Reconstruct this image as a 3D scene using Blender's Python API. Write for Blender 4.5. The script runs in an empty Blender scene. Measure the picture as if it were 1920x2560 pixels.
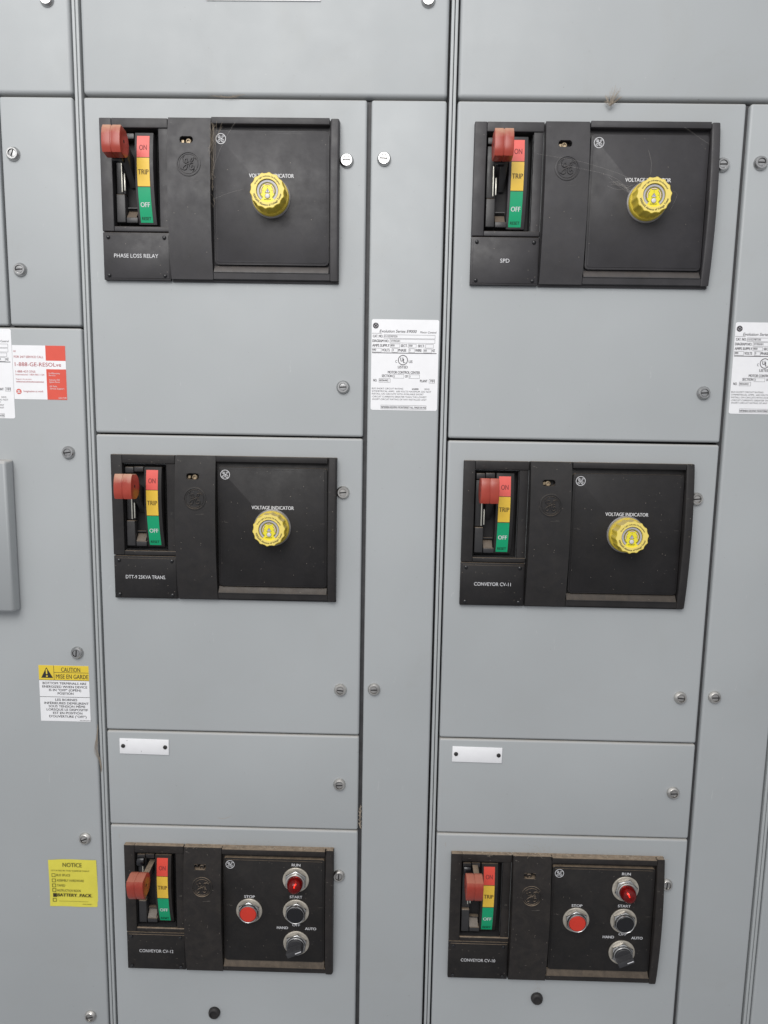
import bpy, bmesh, math, random
from mathutils import Vector, Matrix
random.seed(7)
S = 0.0254            # everything is laid out in inches: X right, Y up, Z out of the cabinet fronts
ZB = 70.0             # the line Y=0 (first door joint) is 70 in above the floor
PI = math.pi
sc = bpy.context.scene
col = sc.collection

def W(X, Y, Z): return Vector((X*S, -Z*S, Y*S))

# ------------------------------------------------------------------ materials
MATS = {}
class NT:
    def __init__(s, name):
        s.m = bpy.data.materials.new(name); s.m.use_nodes = True
        s.t = s.m.node_tree; s.n = s.t.nodes; s.l = s.t.links
        s.b = s.n['Principled BSDF']
        s.tc = s.n.new('ShaderNodeTexCoord')
    def node(s, typ, **kw):
        n = s.n.new(typ)
        for k, v in kw.items(): setattr(n, k, v)
        return n
    def noise(s, scale, detail=4, rough=.6, coord='Object', dist=0, stretch=None):
        n = s.node('ShaderNodeTexNoise'); n.inputs['Scale'].default_value = scale
        n.inputs['Detail'].default_value = detail; n.inputs['Roughness'].default_value = rough
        n.inputs['Distortion'].default_value = dist
        src = s.tc.outputs[coord]
        if stretch:
            mp = s.node('ShaderNodeMapping'); mp.inputs['Scale'].default_value = stretch
            s.l.new(src, mp.inputs[0]); src = mp.outputs[0]
        s.l.new(src, n.inputs['Vector']); return n.outputs['Fac']
    def ramp(s, src, a, b, va=0., vb=1.):
        r = s.node('ShaderNodeMapRange'); r.inputs[1].default_value = a; r.inputs[2].default_value = b
        r.inputs[3].default_value = va; r.inputs[4].default_value = vb
        s.l.new(src, r.inputs[0]); return r.outputs[0]
    def math(s, op, a, b):
        m = s.node('ShaderNodeMath', operation=op)
        for i, v in enumerate((a, b)):
            if isinstance(v, (int, float)): m.inputs[i].default_value = v
            else: s.l.new(v, m.inputs[i])
        return m.outputs[0]
    def mix(s, fac, a, b):
        m = s.node('ShaderNodeMix', data_type='RGBA')
        if isinstance(fac, (int, float)): m.inputs[0].default_value = fac
        else: s.l.new(fac, m.inputs[0])
        for i, v in ((6, a), (7, b)):
            if isinstance(v, tuple): m.inputs[i].default_value = (*v, 1)
            else: s.l.new(v, m.inputs[i])
        return m.outputs[2]
    def bump(s, src, strength, dist):
        b = s.node('ShaderNodeBump'); b.inputs['Strength'].default_value = strength
        b.inputs['Distance'].default_value = dist
        s.l.new(src, b.inputs['Height']); s.l.new(b.outputs[0], s.b.inputs['Normal'])
    def up(s, a, b):          # 1 on faces that look up: where dust lies
        g = s.node('ShaderNodeNewGeometry'); x = s.node('ShaderNodeSeparateXYZ')
        s.l.new(g.outputs['True Normal'], x.inputs[0]); return s.ramp(x.outputs[2], a, b)

def simple(name, rgb, rough=.5, metal=0., var=0., emit=None, es=0., coat=0, spec=.5):
    q = NT(name); b = q.b
    b.inputs['Roughness'].default_value = rough; b.inputs['Metallic'].default_value = metal
    b.inputs['Specular IOR Level'].default_value = spec
    if coat: b.inputs['Coat Weight'].default_value = coat
    if var:
        f = q.ramp(q.noise(60, 6, .65), .35, .7)
        q.l.new(q.mix(f, tuple(c*(1-var) for c in rgb), tuple(min(1, c*(1+var*.5)) for c in rgb)), b.inputs['Base Color'])
    else: b.inputs['Base Color'].default_value = (*rgb, 1)
    if emit:
        b.inputs['Emission Color'].default_value = (*emit, 1); b.inputs['Emission Strength'].default_value = es
    MATS[name] = q.m; return q.m

DUST = (.30, .23, .165)
def paint(name, rgb, dusty=.35):
    q = NT(name)
    base = q.mix(q.ramp(q.noise(3.2, 3, .5), .3, .7), tuple(c*.945 for c in rgb), tuple(c*1.04 for c in rgb))
    sm = q.ramp(q.noise(9, 6, .7, dist=.6), .60, .78, 0, .12)                 # handling smudges
    base = q.mix(sm, base, (.27, .25, .22))
    sp = q.ramp(q.noise(260, 2, .5), .745, .78, 0, .6)                        # small dirt specks
    base = q.mix(sp, base, (.10, .085, .07))
    wv = q.ramp(q.noise(150, 2, .5), .78, .80, 0, .5)
    base = q.mix(wv, base, (.62, .62, .6))
    bl = q.ramp(q.noise(5.5, 5, .65, dist=1.2), .56, .80, 0, .16)               # broad greasy wipes
    base = q.mix(bl, base, (.33, .325, .30))
    scr = q.ramp(q.noise(34, 2, .5, stretch=(6, 1, 1), dist=1.5), .765, .785, 0, .35)   # short fine scratches
    base = q.mix(scr, base, (.55, .56, .56))
    d = q.math('MULTIPLY', q.up(.25, .9), q.ramp(q.noise(70, 5, .7), .3, .7, dusty*.5, dusty*1.3))
    base = q.mix(d, base, (.42, .36, .29))
    q.l.new(base, q.b.inputs['Base Color'])
    q.l.new(q.ramp(q.noise(20, 4, .6), .3, .7, .45, .56), q.b.inputs['Roughness'])
    h = q.math('ADD', q.math('MULTIPLY', q.noise(700, 2, .5), .30), q.math('MULTIPLY', q.noise(6, 2, .4), 3.0))
    q.bump(h, .35, .0008)
    MATS[name] = q.m
paint('grey_paint', (.368, .386, .396))
paint('post_paint', (.385, .402, .408), .2)

def plastic(name, dust, speck, rgb=(.016, .0155, .017), rough=.40, film=0., spec=.5):
    q = NT(name)
    base = q.mix(q.ramp(q.noise(25, 4, .6), .35, .7), rgb, tuple(c*1.5 for c in rgb))
    fl = q.ramp(q.noise(38, 8, .75, dist=.8), .42, .80, film*.25, film)          # a film of dust
    base = q.mix(fl, base, (.20, .165, .13))
    v = q.node('ShaderNodeTexVoronoi'); v.inputs['Scale'].default_value = 210
    q.l.new(q.tc.outputs['Object'], v.inputs['Vector'])
    near = q.ramp(v.outputs['Distance'], .10, .03)
    rnd = q.node('ShaderNodeSeparateColor'); q.l.new(v.outputs['Color'], rnd.inputs[0])
    pick = q.ramp(rnd.outputs[0], 1-speck, 1-speck+.01)
    base = q.mix(q.math('MULTIPLY', q.math('MULTIPLY', near, pick), .75), base, (.55, .48, .40))
    scr = q.ramp(q.noise(30, 3, .5, stretch=(1, 1, 7), dist=2), .735, .75, 0, speck*2.0)
    base = q.mix(scr, base, (.30, .27, .24))
    d = q.math('MULTIPLY', q.up(.3, .9), q.ramp(q.noise(110, 6, .75), .3, .62, dust*.45, dust))
    base = q.mix(d, base, DUST)
    q.l.new(base, q.b.inputs['Base Color'])
    q.l.new(q.ramp(q.noise(60, 3, .6), .3, .7, rough-.05, rough+.1), q.b.inputs['Roughness'])
    q.b.inputs['Specular IOR Level'].default_value = spec
    q.bump(q.noise(1500, 2, .5), .22, .0004)
    MATS[name] = q.m
plastic('plastic_top', .28, .05, rgb=(.022, .021, .024), film=.05, rough=.5)  # upper row's brighter sheen put into a lighter base; lower rows darker, dustier
plastic('plastic_middle', .45, .12, film=.07, rough=.5, rgb=(.011, .0105, .0115), spec=.36)
plastic('plastic_bottom', .9, .22, film=.13, rough=.5, rgb=(.009, .008, .0085), spec=.32)
plastic('plate_top', .5, .06, rgb=(.019, .018, .021), rough=.50, film=.04)  # plates too: reflected light painted in as a paler base for the upper row
plastic('plate_middle', .6, .16, rgb=(.009, .0085, .0095), rough=.50, film=.04, spec=.33)
plastic('plate_bottom', .8, .24, rgb=(.008, .0075, .008), rough=.5, film=.07, spec=.28)
plastic('mechanism_grey', .8, .08, rgb=(.018, .018, .020), rough=.38, film=.07)

def redknob(name, dust):
    q = NT(name)
    base = q.mix(q.ramp(q.noise(40, 4, .6), .3, .7), (.30, .036, .022), (.36, .052, .031))
    g = q.node('ShaderNodeNewGeometry'); x = q.node('ShaderNodeSeparateXYZ')
    q.l.new(g.outputs['Normal'], x.inputs[0])
    u = q.ramp(q.math('ADD', x.outputs[2], q.ramp(q.noise(80, 4, .7), .3, .7, -.12, .12)), .1, .55)
    base = q.mix(q.math('MULTIPLY', u, dust), base, (.46, .30, .20))
    q.l.new(base, q.b.inputs['Base Color'])
    q.l.new(q.math('ADD', q.math('MULTIPLY', u, .3*dust), .33), q.b.inputs['Roughness'])
    MATS[name] = q.m
redknob('red_dusty', .8); redknob('red_clean', .12); redknob('red_worn', .3)

def yellowplastic():
    q = NT('yellow_plastic')
    base = q.mix(q.ramp(q.noise(60, 4, .6), .3, .7), (.56, .43, .045), (.64, .50, .065))
    base = q.mix(q.math('MULTIPLY', q.up(.15, .8), .6), base, (.46, .38, .22))
    q.l.new(base, q.b.inputs['Base Color']); q.b.inputs['Roughness'].default_value = .42
    MATS['yellow_plastic'] = q.m
yellowplastic()
simple('yellow_face', (.80, .64, .155), .5, var=.06)
simple('yellow_bright', (.78, .68, .035), .4)
simple('cream', (.80, .62, .42), .5)
simple('lens_grey', (.43, .42, .44), .4)
simple('lens_pale', (.62, .60, .60), .4)
simple('ink_dark', (.035, .03, .02), .6)
simple('ink_black', (.02, .018, .022), .6)
simple('ink_grey', (.055, .05, .058), .6)
simple('ink_white', (.64, .64, .66), .5)
simple('ink_blue', (.10, .10, .35), .5)
simple('ink_red', (.42, .08, .09), .6)
simple('label_white', (.80, .80, .82), .42, var=.03)
simple('label_red', (.66, .085, .055), .45, var=.04)
simple('label_yellow', (.74, .55, .045), .45, var=.04)
simple('note_yellow', (.70, .63, .075), .6, var=.05)
simple('note_ink', (.12, .11, .02), .7)
simple('note_marker', (.03, .02, .008), .6)
simple('seg_red', (.72, .075, .05), .42, var=.05)
simple('seg_red_pale', (.74, .115, .095), .4, var=.05)
simple('seg_yellow', (.82, .53, .055), .42, var=.05)
simple('seg_green', (.0, .34, .15), .42, var=.05)
simple('seg_ink_on', (.22, .03, .03), .6)
simple('seg_ink_trip', (.09, .05, .01), .6)
simple('seg_ink_reset', (.0, .025, .012), .6)
simple('steel', (.50, .50, .50), .27, metal=1., var=.25)
simple('steel_dull', (.68, .66, .63), .30, metal=1., var=.3)
simple('washer_dirty', (.62, .57, .49), .42, metal=.75, var=.35)
simple('spring_metal', (.72, .70, .62), .35, metal=.7, var=.1)
simple('brass', (.40, .32, .22), .5, metal=.8, var=.4)
simple('dark_recess', (.012, .011, .012), .7)
simple('filler_dark', (.042, .040, .043), .55, var=.4)
simple('black_gloss', (.008, .008, .010), .25)
simple('selector_plastic', (.035, .035, .038), .42, var=.3)
simple('button_red', (.56, .032, .016), .5, var=.06)
simple('rubber', (.02, .018, .018), .6, var=.4)
simple('cabinet_inside', (.05, .05, .053), .6, var=.3)
simple('web', (.34, .285, .225), .9)
simple('web_pale', (.36, .34, .32), .9)
simple('clear_rim', (.20, .19, .19), .25, var=.3)
simple('filament', (1, .2, .05), .5, emit=(1., .12, .03), es=7)
def lens():
    q = NT('red_lens'); b = q.b
    b.inputs['Base Color'].default_value = (.20, .006, .006, 1); b.inputs['Roughness'].default_value = .16
    b.inputs['Transmission Weight'].default_value = .55; b.inputs['IOR'].default_value = 1.35
    MATS['red_lens'] = q.m
lens()
simple('reflector', (.30, .02, .018), .3, var=.3)

# ------------------------------------------------------------------ mesh builder
class MB:
    def __init__(s): s.v = []; s.f = []; s.sm = []
    def add(s, vs, fs, smooth=False):
        o = len(s.v); s.v += [tuple(v) for v in vs]
        for i, f in enumerate(fs):
            s.f.append(tuple(o+k for k in f)); s.sm.append(smooth if isinstance(smooth, bool) else smooth[i])
        return s
    def bm(s, b):
        b.verts.index_update(); b.normal_update()
        vs = [v.co[:] for v in b.verts]; fs = []; sm = []
        for f in b.faces:
            fs.append([v.index for v in f.verts]); n = f.normal
            sm.append(max(abs(n.x), abs(n.y), abs(n.z)) < .9995)
        b.free(); return s.add(vs, fs, sm)
    def box(s, x0, x1, y0, y1, z0, z1, bev=0, seg=2, front_only=True, hole=None):
        b = bmesh.new(); bmesh.ops.create_cube(b, size=1)
        for v in b.verts:
            v.co = Vector(((x0+x1)/2+v.co.x*(x1-x0), (y0+y1)/2+v.co.y*(y1-y0), (z0+z1)/2+v.co.z*(z1-z0)))
        if bev:
            zt = max(z0, z1)
            es = [e for e in b.edges if (not front_only) or any(abs(v.co.z-zt) < 1e-6 for v in e.verts)]
            bmesh.ops.bevel(b, geom=es, offset=bev, segments=seg, affect='EDGES', profile=.5, clamp_overlap=True)
        if hole:
            b.normal_update(); zt = max(z0, z1)
            fr = [f for f in b.faces if f.normal.z > .999 and abs(f.calc_center_median().z-zt) < 1e-5]
            fr = max(fr, key=lambda f: f.calc_area())
            xs = [v.co.x for v in fr.verts]; ys = [v.co.y for v in fr.verts]
            X = [min(xs), hole[0], hole[1], max(xs)]; Y = [min(ys), hole[2], hole[3], max(ys)]
            bmesh.ops.delete(b, geom=[fr], context='FACES_ONLY')
            for i in range(3):
                for j in range(3):
                    if i == 1 and j == 1: continue
                    q = [b.verts.new((X[i+a], Y[j+c], zt)) for a, c in ((0, 0), (1, 0), (1, 1), (0, 1))]
                    b.faces.new(q)
        return s.bm(b)
    def prism(s, poly, z0, z1, bev=0, seg=2, cap_back=False):     # poly counter-clockwise in XY, extruded along Z
        b = bmesh.new(); n = len(poly)
        lo = [b.verts.new((x, y, z0)) for x, y in poly]; hi = [b.verts.new((x, y, z1)) for x, y in poly]
        top = b.faces.new(hi)
        if cap_back: b.faces.new(lo[::-1])
        for i in range(n): b.faces.new((lo[i], lo[(i+1) % n], hi[(i+1) % n], hi[i]))
        if bev: bmesh.ops.bevel(b, geom=list(top.edges), offset=bev, segments=seg, affect='EDGES', profile=.5, clamp_overlap=True)
        return s.bm(b)
    def prismX(s, prof, x0, x1, bev=0, seg=2):                    # prof = (y, z) loop, extruded along X
        b = bmesh.new(); n = len(prof)
        A = [b.verts.new((x0, y, z)) for y, z in prof]; B = [b.verts.new((x1, y, z)) for y, z in prof]
        f1 = b.faces.new(A); f2 = b.faces.new(B[::-1])
        for i in range(n): b.faces.new((A[i], B[i], B[(i+1) % n], A[(i+1) % n]))
        bmesh.ops.recalc_face_normals(b, faces=b.faces)
        if bev: bmesh.ops.bevel(b, geom=list(set(list(f1.edges)+list(f2.edges))), offset=bev, segments=seg, affect='EDGES', profile=.5, clamp_overlap=True)
        return s.bm(b)
    def lathe(s, cx, cy, prof, n=40, sides=None, rot=0):          # prof = (r, z) from the outside base to the centre
        vs = []; fs = []
        for r, z in prof:
            for i in range(n):
                a = 2*PI*i/n+rot; vs.append((cx+r*math.cos(a), cy+r*math.sin(a), z))
        for k in range(len(prof)-1):
            for i in range(n):
                j = (i+1) % n; fs.append((k*n+i, k*n+j, (k+1)*n+j, (k+1)*n+i))
        fs.append([(len(prof)-1)*n+i for i in range(n)])
        return s.add(vs, fs, True)
    def ring(s, cx, cy, r0, r1, z, n=48, a0=0, a1=2*PI, zt=None):
        vs = []; fs = []
        m = n+1
        for i in range(m):
            a = a0+(a1-a0)*i/n
            for r in (r0, r1): vs.append((cx+r*math.cos(a), cy+r*math.sin(a), z))
        for i in range(n): fs.append((2*i, 2*i+1, 2*i+3, 2*i+2))
        return s.add(vs, fs)
    def rect(s, x0, x1, y0, y1, z): return s.add([(x0, y0, z), (x1, y0, z), (x1, y1, z), (x0, y1, z)], [(0, 1, 2, 3)])
    def frame(s, x0, x1, y0, y1, w, z):
        s.rect(x0, x1, y0, y0+w, z); s.rect(x0, x1, y1-w, y1, z)
        s.rect(x0, x0+w, y0+w, y1-w, z); return s.rect(x1-w, x1, y0+w, y1-w, z)
    def disc(s, cx, cy, r, z, n=32):
        return s.add([(cx+r*math.cos(2*PI*i/n), cy+r*math.sin(2*PI*i/n), z) for i in range(n)], [list(range(n))])
    def tube(s, pts, r, n=6, taper=False):
        P = [Vector(p) for p in pts]; vs = []; fs = []
        for i, p in enumerate(P):
            d = (P[min(i+1, len(P)-1)]-P[max(i-1, 0)]).normalized()
            a = Vector((0, 0, 1)) if abs(d.z) < .9 else Vector((1, 0, 0))
            u = d.cross(a).normalized(); w = d.cross(u)
            rr = r[i] if isinstance(r, (list, tuple)) else r
            for k in range(n):
                t = 2*PI*k/n; vs.append(p+(u*math.cos(t)+w*math.sin(t))*rr)
        for i in range(len(P)-1):
            for k in range(n):
                j = (k+1) % n; fs.append((i*n+k, i*n+j, (i+1)*n+j, (i+1)*n+k))
        fs.append(list(range(n))); fs.append([(len(P)-1)*n+k for k in range(n)][::-1])
        return s.add(vs, fs, True)
    def ribbon(s, pts, w, z):
        P = smooth_path(pts); vs = []; fs = []
        for i, p in enumerate(P):
            a = P[max(i-1, 0)]; b = P[min(i+1, len(P)-1)]
            dx, dy = b[0]-a[0], b[1]-a[1]; l = math.hypot(dx, dy) or 1
            t = min(i, len(P)-1-i)/max(1, len(P)*.2); ww = w*.5*min(1, .45+.55*t)
            vs += [(p[0]-dy/l*ww, p[1]+dx/l*ww, z), (p[0]+dy/l*ww, p[1]-dx/l*ww, z)]
        for i in range(len(P)-1): fs.append((2*i+1, 2*i+3, 2*i+2, 2*i))
        return s.add(vs, fs)
    def text(s, t, x, y, h, z=0, width=None, align='C', shear=0, bold=0, arc=None, zf=None):
        """cap height h; x,y = anchor (y = middle of the capitals)."""
        vs, fs, x0, x1 = glyphs(t, 0)
        k = h/CAP; wk = k
        if width: wk = width/(x1-x0)
        ox = {'C': (x0+x1)/2, 'L': x0, 'R': x1}[align]
        for ci, bx in enumerate((0,) if bold < .004 else (-bold, 0, bold)):      # bold = the glyph struck three times, side by side
          out = []
          for vx, vy in vs:
            vx += bx; z_ = z+ci*.0006
            px = (vx-ox)*wk+(vy-CAP/2)*k*shear; py = (vy-CAP/2)*k
            if arc:
                R, a0, sgn = arc          # centre (x,y); sgn 1 = text reads clockwise over the top, -1 = along the bottom
                a = a0-sgn*px/R; r = R+sgn*py
                out.append((x+r*math.cos(a), y+r*math.sin(a), z_))
            else:
                X, Y = x+px, y+py; out.append((X, Y, (zf(Y)+ci*.0006) if zf else z_))
          s.add(out, fs)
        return s
    def build(s, name, mat, parent=None, loc=(0, 0, 0)):
        me = bpy.data.meshes.new(name)
        me.from_pydata([(x*S, -z*S, y*S) for x, y, z in s.v], [], s.f)
        me.polygons.foreach_set('use_smooth', s.sm)
        me.materials.append(MATS[mat]); me.update()
        if any(s.sm): me.set_sharp_from_angle(angle=math.radians(42))
        o = bpy.data.objects.new(name, me); col.objects.link(o)
        o.location = W(*loc)
        if parent: o.parent = parent
        return o

def smooth_path(pts, k=6):
    if len(pts) < 3: return pts
    out = []
    for i in range(len(pts)-1):
        p0, p1, p2, p3 = pts[max(i-1, 0)], pts[i], pts[i+1], pts[min(i+2, len(pts)-1)]
        for j in range(k):
            t = j/k
            out.append(tuple(.5*((2*b)+(-a+c)*t+(2*a-5*b+4*c-d)*t*t+(-a+3*b-3*c+d)*t**3) for a, b, c, d in zip(p0, p1, p2, p3)))
    out.append(pts[-1]); return out

_G = {}
def _raw(t, bold):
    cu = bpy.data.curves.new('t', 'FONT'); cu.body = t; cu.size = 1; cu.resolution_u = 3; cu.offset = bold
    cu.dimensions = '2D'; cu.fill_mode = 'BOTH'
    o = bpy.data.objects.new('t', cu); col.objects.link(o)
    dg = bpy.context.evaluated_depsgraph_get(); e = o.evaluated_get(dg); me = e.to_mesh()
    vs = [(v.co.x, v.co.y) for v in me.vertices]; fs = []
    for p in me.polygons: fs.append(tuple(p.vertices) if p.normal.z >= 0 else tuple(p.vertices)[::-1])
    e.to_mesh_clear(); bpy.data.objects.remove(o); bpy.data.curves.remove(cu)
    return vs, fs
def glyphs(t, bold):
    if (t, bold) not in _G:
        vs, fs = _raw(t, bold); xs = [v[0] for v in vs]; _G[(t, bold)] = (vs, fs, min(xs), max(xs))
    return _G[(t, bold)]
_h = _raw('H', 0)[0]; CAP = max(v[1] for v in _h)-min(v[1] for v in _h)

# ------------------------------------------------------------------ scene graph helpers
def empty(name, X, Y, Z=0, rot=0):
    o = bpy.data.objects.new(name, None); o.empty_display_size = .02; col.objects.link(o)
    o.location = W(X, Y+ZB, Z); o.rotation_euler = (0, rot, 0); return o
def tag(o, label=None, cat=None, group=None, kind=None):
    if label: o['label'] = label
    if cat: o['category'] = cat
    if group: o['group'] = group
    if kind: o['kind'] = kind
    return o
def thing(name, label, cat, X, Y, Z=0, group=None, rot=0):
    return tag(empty(name, X, Y, Z, rot), label, cat, group)

# the monogram, in a unit circle
def emb(q): return [((x-440)/345, -(y-1240)/345) for x, y in q]
EMB = [emb(q) for q in (
    [(262, 1110), (285, 1175), (345, 1215), (395, 1150), (385, 1085), (345, 1085), (325, 1150), (360, 1215), (440, 1170)],
    [(590, 1080), (545, 1160), (470, 1230), (390, 1260), (310, 1310), (262, 1370), (280, 1425), (340, 1425), (385, 1370), (400, 1270)],
    [(500, 1170), (520, 1095), (560, 1065), (595, 1090), (570, 1150), (500, 1210)],
    [(585, 1222), (520, 1225), (465, 1290), (470, 1375), (530, 1425), (600, 1400), (620, 1335), (570, 1290), (532, 1318), (548, 1360)])]
def emblem(mb, cx, cy, r, z, w=.06, ring=True):
    for st in EMB: mb.ribbon([(cx+x*r*1.12, cy+y*r*1.12) for x, y in st], w*r*2.0, z)
    if ring:
        mb.ring(cx, cy, r*.89, r, z)
        for k in range(4):
            a = PI/2*k+.5
            mb.ribbon([(cx+r*q*math.cos(a+t), cy+r*q*math.sin(a+t)) for q, t in ((.84, .0), (.78, .25), (.72, .5), (.66, .52), (.68, .42))], .07*r, z)

# ------------------------------------------------------------------ cabinet sections
LOCKS = 0
def lock(parent, X, Y, slot=0, mat='steel', seen=True):
    m = MB()
    m.lathe(X, Y, [(.37, 0), (.37, .05), (.35, .075), (.315, .17), (.29, .195), (.215, .195), (.212, .06), (.185, .06), (.182, .16), (0.12, .165)], 40)
    # slot walls: two raised half discs either side of a groove
    o = m.build('lock', mat, parent)
    g = MB(); c, s_ = math.cos(slot), math.sin(slot)
    q = [(X+c*a-s_*b, Y+s_*a+c*b) for a, b in ((-.185, -.036), (.185, -.036), (.185, .036), (-.185, .036))]
    g.prism(q, .14, .169); g.build('keyway_slot', 'dark_recess', o)
    return o
def post(parent, x0):
    m = MB(); m.box(x0, x0+.155, -62, 24, -.9, -.02, .035, 3)
    return m.build('frame_post', 'post_paint', parent)
HOLE = (1.86, 4.30, None, None)
def door(parent, x0, x1, y0, y1, hole=None, r=.13, name='door'):
    m = MB(); m.box(x0, x1, y0, y1, -.72, 0, r, 5, hole=hole)
    return m.build(name, 'grey_paint', parent)
def mark(parent, pts, w, mat='web'):
    m = MB(); m.ribbon(pts, w, .004); return m.build('scratch', mat, parent)

J1, J2, J3, JB = -17.85, -35.55, -41.62, -60
def section(k, label):
    t = thing('control_cabinet', label, 'electrical cabinet', 20*k, 0, 0, 'side by side sections of the motor control cabinet')
    b = MB(); b.box(.18, 19.82, -62, 24, -20, -.95); b.box(15.40, 15.80, -62, -.0, -.95, -.28)
    b.box(15.5, 15.6, .5, 1.0, -.4, -.3)
    b.build('cabinet_body', 'cabinet_inside', t)
    post(t, .02); post(t, 19.825)
    return t
def full_section(k, label, g3):
    t = section(k, label)
    def H(J): return (1.86, 4.30, J-6.62, J-1.69)
    d = door(t, .28, 19.70, .14, 24, r=.2); lock(d, 18.58, 4.84, 0)
    sl = random.uniform
    d = door(t, .28, 15.47, J1+.055+g3, 0, H(0)); lock(d, 14.41, -3.10, .02); lock(d, 14.33, -15.05, .06)
    d = door(t, .28, 15.47, J2+.04, J1-.035-g3*.3, H(J1)); lock(d, 14.38, -20.95, .1, 'steel_dull'); lock(d, 14.33, -32.68, -.1, 'steel_dull')
    d = door(t, .28, 15.47, J3+.035, J2-.035); lock(d, 14.33, -38.63, .05, 'steel_dull')
    if k == 0: mark(d, [(6.9, -41.0), (7.3, -41.05), (7.8, -40.85)], .035, 'web_pale')
    d = door(t, .28, 15.47, JB, J3-.035, H(J3)); lock(d, 14.34, -44.58, 1.5, 'steel_dull')
    mark(d, [(.85, -42.2), (.82, -42.35), (.87, -42.5)], .03, 'web_pale')
    px, py = ((6.53, -54.19), (6.83, -52.51))[k]
    p = MB(); p.lathe(px, py, [(.37, 0), (.37, .10), (.33, .2), (.26, .24), (.24, .24), (.22, .17), (.1, .15), (.05, .15)], 28)
    p.build('rubber_plug', 'rubber', d)
    d = door(t, 15.70, 19.70, JB, 0, name='wireway_door')
    lock(d, 16.41, -2.99, -.03); lock(d, 16.32, -32.6, .04, 'steel_dull')
    return t
S2 = full_section(0, 'middle grey cabinet section with phase loss relay and conveyor CV-12 units', 0)
S3 = full_section(1, 'grey cabinet section right of the middle with surge device and conveyor CV-10 units', .03)
# left neighbour
S1 = section(-1, 'leftmost grey cabinet section carrying the caution label and yellow notice')
d = door(S1, .28, 19.70, .14, 24, r=.2); lock(d, 18.57, 4.74, 0)
d = door(S1, 15.72, 19.70, -11.93, 0, name='wireway_door'); lock(d, 16.38, -2.94, 1.2); lock(d, 16.45, -8.96, .1)
d = door(S1, .28, 15.58, -11.95, -.04)
d = door(S1, .28, 19.70, JB, -12.05)
lock(d, 18.70, -18.96, .15); lock(d, 18.72, -30.76, 1.5); lock(d, 18.72, -42.57, .4, 'steel_dull'); lock(d, 18.6, -54.72, .2, 'steel_dull')
m = MB(); m.prismX([(-19.42, .0), (-19.47, .70), (-19.62, .84), (-28.0, .84), (-28.16, .70), (-28.25, .0)], 6.0, 15.5, .16, 4)
m.build('raised_cover', 'grey_paint', d)
# right neighbour
S4 = section(2, 'sliver of a grey cabinet section at the lower right edge')
door(S4, .28, 19.70, JB, 0); 

# ------------------------------------------------------------------ operator panels
def Hs(y):      # curved front of the bezel, y from -1.12 (top) to -9.42 (bottom)
    v = (-1.12-y)/8.3; v = min(max(v, 0), 1)
    return .32+.34*math.sin(PI*min(1, v*1.02))**.75
def Hr(y):
    v = min(max((-1.12-y)/8.3, 0), 1)
    return .34+.30*math.sin(PI*v)**.8
def Zs(y):      # convex front of the position scale
    t = (-2.0-y)/4.4
    return .30-1.0*(t-.38)**2
def prof(y0, y1, f, n=20, base=0.):
    ys = [y0+(y1-y0)*i/n for i in range(n+1)]
    return [(y, f(y)) for y in ys]+[(y1, base), (y0, base)]

def lever(t, red, kc, low, zf=2.0):
    """kc = centre of the red grip; low = True when the grip sits at TRIP and shows its arm from above"""
    X, Y = kc
    lv = MB()
    if low: lv.prismX([(Y+.20, 1.3), (Y+.34, .7), (Y+.42, -.3), (Y-.2, -.3), (Y-.3, .7), (Y-.3, 1.3)], X+.05, X+.40, .04, 2)
    else: lv.prismX([(-4.5, -.28), (-3.1, -.28), (Y+.30, 1.0), (Y+.25, 1.3), (Y-.25, 1.3), (Y-.36, 1.0), (-4.3, -.1)], X+.05, X+.40, .04, 2)
    o = lv.build('lever_handle', 'mechanism_grey', t)
    g = MB()
    # D-shaped profile, front slightly convex, back rounded
    ang = -.08 if not low else .22
    pr = []
    for i in range(9):
        a = -1+2*i/8; pr.append((a*.68, .50-.09*a*a*a*a-.06*a*a))
    for i in range(1, 12):
        a = PI/2-PI*i/12; pr.append((math.sin(a)*.72, -.66*math.cos(a)**.85))
    pr = [(Y+y*math.cos(ang)-z*math.sin(ang), zf-.52+y*math.sin(ang)+z*math.cos(ang)) for y, z in pr]
    w = .485
    g.prismX(pr, X-w, X-.018, .035, 3); g.prismX(pr, X+.018, X+w, .035, 3)
    prs = [(Y+(y-Y)*.955, (zf-.5)+(z-zf+.5)*.955) for y, z in pr]
    g.prismX(prs, X-.05, X+.05)
    k = g.build('grip', red, o)
    for sx in (-1, 1):
        h = MB(); n = 16; q = [(Y+.02+.085*math.cos(2*PI*i/n), zf-.52+.085*math.sin(2*PI*i/n)) for i in range(n)]
        x = X+sx*(w+.002)
        h.add([(x, a, b) for a, b in q], [list(range(n))])
        h.build('pin_hole', 'dark_recess', k)
    c = MB(); c.prismX([(Y-.35, 1.1), (Y-.72, 1.0), (Y-.72, .7), (Y-.35, .6)], X-.36, X+.20, .04, 2); c.build('collar', 'black_gloss', o)
    return o

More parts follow.
